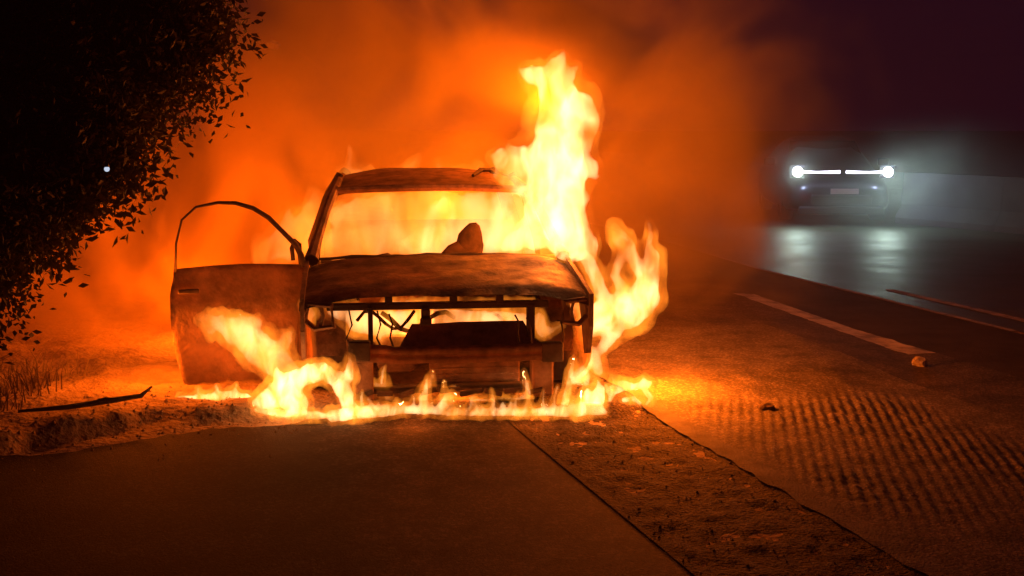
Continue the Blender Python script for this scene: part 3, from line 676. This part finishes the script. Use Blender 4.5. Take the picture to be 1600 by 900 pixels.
# ------------------------------------------------------------------ smoke and haze
def smoke(name, c, rad, dens, label, scale=.75, col=(.9, .9, .9), lo=.44, hi=.60, floor=.03, soft=.45, g=.1, step=.09):
    bm = bmesh.new(); bmesh.ops.create_icosphere(bm, subdivisions=4, radius=1)
    m = bpy.data.materials.new(name); m.use_nodes = True; nt = m.node_tree; nt.nodes.remove(nt.nodes['Principled BSDF'])
    out = nt.nodes['Material Output']; tc = N(nt, 'ShaderNodeTexCoord')
    ln = N(nt, 'ShaderNodeVectorMath', operation='LENGTH'); nt.links.new(tc.outputs['Object'], ln.inputs[0])
    fa = N(nt, 'ShaderNodeMapRange', interpolation_type='SMOOTHSTEP'); fa.inputs['From Min'].default_value = 1.0; fa.inputs['From Max'].default_value = soft
    fa.inputs['To Min'].default_value = 0; fa.inputs['To Max'].default_value = 1
    gm = N(nt, 'ShaderNodeNewGeometry')
    n = N(nt, 'ShaderNodeTexNoise', Scale=scale, Detail=4, Roughness=.55, Distortion=1.0); nt.links.new(gm.outputs['Position'], n.inputs['Vector'])
    ad = N(nt, 'ShaderNodeMath', operation='MULTIPLY_ADD'); ad.inputs[1].default_value = .5; ad.inputs[2].default_value = -.25
    nt.links.new(n.outputs['Fac'], ad.inputs[0])
    a2 = N(nt, 'ShaderNodeMath', operation='SUBTRACT'); nt.links.new(ln.outputs['Value'], a2.inputs[0]); nt.links.new(ad.outputs[0], a2.inputs[1])
    nt.links.new(a2.outputs[0], fa.inputs['Value'])
    mr = N(nt, 'ShaderNodeMapRange'); mr.inputs['From Min'].default_value = lo; mr.inputs['From Max'].default_value = hi; mr.inputs['To Min'].default_value = floor; mr.inputs['To Max'].default_value = 1
    nt.links.new(n.outputs['Fac'], mr.inputs['Value'])
    mu = N(nt, 'ShaderNodeMath', operation='MULTIPLY'); nt.links.new(fa.outputs[0], mu.inputs[0]); nt.links.new(mr.outputs[0], mu.inputs[1])
    m2 = N(nt, 'ShaderNodeMath', operation='MULTIPLY'); nt.links.new(mu.outputs[0], m2.inputs[0]); m2.inputs[1].default_value = dens
    pv = N(nt, 'ShaderNodeVolumePrincipled'); pv.inputs['Color'].default_value = (*col, 1); pv.inputs['Anisotropy'].default_value = g
    pv.inputs['Density Attribute'].default_value = ''
    nt.links.new(m2.outputs[0], pv.inputs['Density']); nt.links.new(pv.outputs[0], out.inputs['Volume'])
    if hasattr(m.cycles, 'volume_step_rate'): m.cycles.volume_step_rate = step * 10
    o = obj(name, bm, m); o.location = c; o.scale = rad; tag(o, label, kind='stuff'); return o
smoke('smoke', (-1.05, 12.8, 1.5), (4.8, 3.2, 3.6), 1.0, 'orange lit smoke billowing behind the burning car', col=(.87, .72, .22))
smoke('smoke', (6.2, 20.0, .5), (6.0, 3.8, 1.5), .24, 'thin pale smoke drifting low around the oncoming car', .3, (.8, .85, .9), soft=.3, g=.86, step=.3)
smoke('smoke', (-3.5, 10.6, .8), (2.7, 2.2, 2.0), 1.1, 'thick orange lit smoke rolling over the verge behind the open door', col=(.88, .60, .16))
bm = bmesh.new(); box(bm, (0, 85, 4.7), (320, 210, 11.4))
hz = obj('haze', bm, None, None, False); tag(hz, kind='stuff')
m = bpy.data.materials.new('haze'); m.use_nodes = True; nt = m.node_tree; nt.nodes.remove(nt.nodes['Principled BSDF'])
pv = N(nt, 'ShaderNodeVolumePrincipled', Density=.0026, Color=(.9, .72, .85, 1)); nt.links.new(pv.outputs[0], nt.nodes['Material Output'].inputs['Volume'])
hz.data.materials.append(m)

# ------------------------------------------------------------------ trees on the left
def crown(name, blobs, n_twigs, parent, origin, leaf=.075, seed=0, droop=.6):
    r_ = np.random.default_rng(seed); V, F = [], []
    vol = np.array([a[1][0] * a[1][1] * a[1][2] for a in blobs]); vol = vol / vol.sum()
    for k in range(n_twigs):
        c, rad = blobs[r_.choice(len(blobs), p=vol)]
        d = r_.normal(size=3); d /= np.linalg.norm(d); q = r_.random() ** .42
        base = np.array(c) + d * np.array(rad) * q
        dr = d * .7 + r_.normal(size=3) * .6; dr[2] -= droop * r_.random(); dr /= np.linalg.norm(dr)
        ln = .14 + .14 * r_.random(); m_ = int(7 + 5 * r_.random())
        side = np.cross(dr, r_.normal(size=3)); side /= np.linalg.norm(side)
        for i in range(m_):
            t = (i + .5) / m_; pnt = base + dr * ln * t; pnt[2] -= .10 * t * t
            sg = 1 if i % 2 else -1
            ax = dr * .6 + side * sg + r_.normal(size=3) * .3; ax /= np.linalg.norm(ax)
            wv = np.cross(ax, r_.normal(size=3)); wv /= np.linalg.norm(wv)
            L_ = leaf * (.7 + .7 * r_.random()); w_ = L_ * .24
            b = len(V); m0 = pnt - np.array(origin)
            nn = np.cross(ax, wv) * w_ * .35
            V += [m0, m0 + ax * L_ * .45 + wv * w_ + nn, m0 + ax * L_, m0 + ax * L_ * .45 - wv * w_ + nn]
            F += [(b, b + 1, b + 2), (b, b + 2, b + 3)]
    return pyd(name, V, F, M['leaf'], parent, smooth=False)

def tree(root, blobs, n, label, seed, leaf=.075, r0=.09):
    t = empty('tree', root); tag(t, label, 'tree', 'dark trees and bushes on the left')
    bm = bmesh.new(); O = Vector(root); top = Vector(blobs[0][0]) - O
    mid = top * .5 + Vector((-.2, .05, .25))
    tube(bm, [(0, 0, -.1), mid * .5 + Vector((-.05, 0, .1)), mid, (mid + top) / 2 + Vector((0, 0, .1)), top], [r0, r0 * .85, r0 * .7, r0 * .5, r0 * .25], 9)
    for c, rad in blobs[1:]:
        e = Vector(c) - O; tube(bm, [mid, (mid + e) / 2 + Vector((0, 0, .12)), e], [r0 * .5, r0 * .32, r0 * .1], 7)
    for c, rad in blobs:
        for k in range(4):
            d = Vector((random.uniform(-1, 1), random.uniform(-1, 1), random.uniform(-.6, .8)))
            e = Vector(c) - O; tube(bm, [e, e + Vector((d.x * rad[0], d.y * rad[1], d.z * rad[2])) * .8], [r0 * .18, r0 * .04], 5)
    obj('trunk', bm, M['bark'], t); crown('crown', blobs, n, t, root, leaf, seed); return t
def B(u, v, Y, ru, rv, ry): return (tuple(P(u, v, Y)), (ru * Y / FPX, ry, rv * Y / FPX))
tree((-3.6, 6.6, .2), [B(95, -90, 6.6, 230, 190, .6), B(-108, 0, 6.6, 230, 230, .6), B(62, 90, 6.5, 230, 110, .5), B(250, 70, 6.5, 50, 50, .3), B(300, 0, 6.5, 45, 90, .3), B(300, 90, 6.5, 35, 45, .2), B(200, 150, 6.5, 50, 40, .2)], 12500,
     'tallest dark tree overhanging the upper left of the smoke', 11, .046)
tree((-3.3, 6.0, .2), [B(20, 210, 6.0, 160, 100, .5), B(-78, 230, 6.0, 200, 140, .5), B(165, 215, 6.0, 50, 50, .25)], 5600,
     'dark tree of middle height with branches reaching towards the open door', 12, .05)
tree((-3.1, 5.5, .2), [B(-70, 325, 5.6, 135, 70, .4), B(-150, 345, 5.6, 150, 90, .4), B(20, 345, 5.6, 50, 32, .25)], 2600,
     'low dark bush above the glowing earth at the left edge', 13, .038, .05)
tree((-2.95, 5.2, .2), [B(-85, 440, 5.2, 70, 50, .3), B(-150, 440, 5.2, 90, 70, .3)], 900,
     'lowest dark shrub at the far left edge over the dry grass', 14, .04, .035)
# dry grass on the verge
V, F = [], []
for k in range(260):
    x = -3.55 + .75 * rng.random() ** 1.5; y = 7.2 + 1.2 * rng.random(); z = gz(x, y); h = .06 + .2 * rng.random(); a = rng.random() * 6.28; l = h * (.3 + .6 * rng.random()); w = .004
    b = len(V)
    for t in (0, .5, 1):
        V += [(x + math.cos(a) * l * t * t - w * (1 - t * .8), y + math.sin(a) * l * t * t, z + h * t * (1 - .25 * t)), (x + math.cos(a) * l * t * t + w * (1 - t * .8), y + math.sin(a) * l * t * t, z + h * t * (1 - .25 * t))]
    F += [(b, b + 1, b + 3, b + 2), (b + 2, b + 3, b + 5, b + 4)]
tag(pyd('dry_grass', V, F, M['grass'], smooth=False), 'dry grass blades on the earth at the left edge', kind='stuff')
# pale scraps caught by the light
def flake(loc, s, label, mat):
    bm = bmesh.new(); n = 7
    vs = [bm.verts.new((s * math.cos(k * .8976) * (.6 + .5 * random.random()), s * .3 * math.sin(k * 1.7), s * .6 * math.sin(k * .8976) * (.6 + .5 * random.random()))) for k in range(n)]
    c = bm.verts.new((0, -.15 * s, .1 * s))
    for k in range(n): bm.faces.new((vs[k], vs[(k + 1) % n], c))
    bmesh.ops.solidify(bm, geom=bm.faces[:], thickness=.004); o = obj('ash_flake', bm, M[mat], None, False); o.location = loc; tag(o, label, 'ash'); return o
flake(P(428, 70, 11.0), .075, 'pale ash flake drifting high in the orange smoke beside the tree', 'ash')
hl = empty('hanging_lamp', P(167, 264, 5.1)); tag(hl, 'tiny pale lamp glimmering among the dark trees on the left', 'lamp')
bm = bmesh.new(); bmesh.ops.create_uvsphere(bm, u_segments=12, v_segments=8, radius=.011); obj('bulb', bm, M['farlamp'], hl)
bm = bmesh.new(); tube(bm, [(0, 0, .008), (0, 0, .022), (0, 0, .03), (0, .02, .4)], [.011, .008, .002, .002], 8); obj('cap', bm, M['black'], hl)
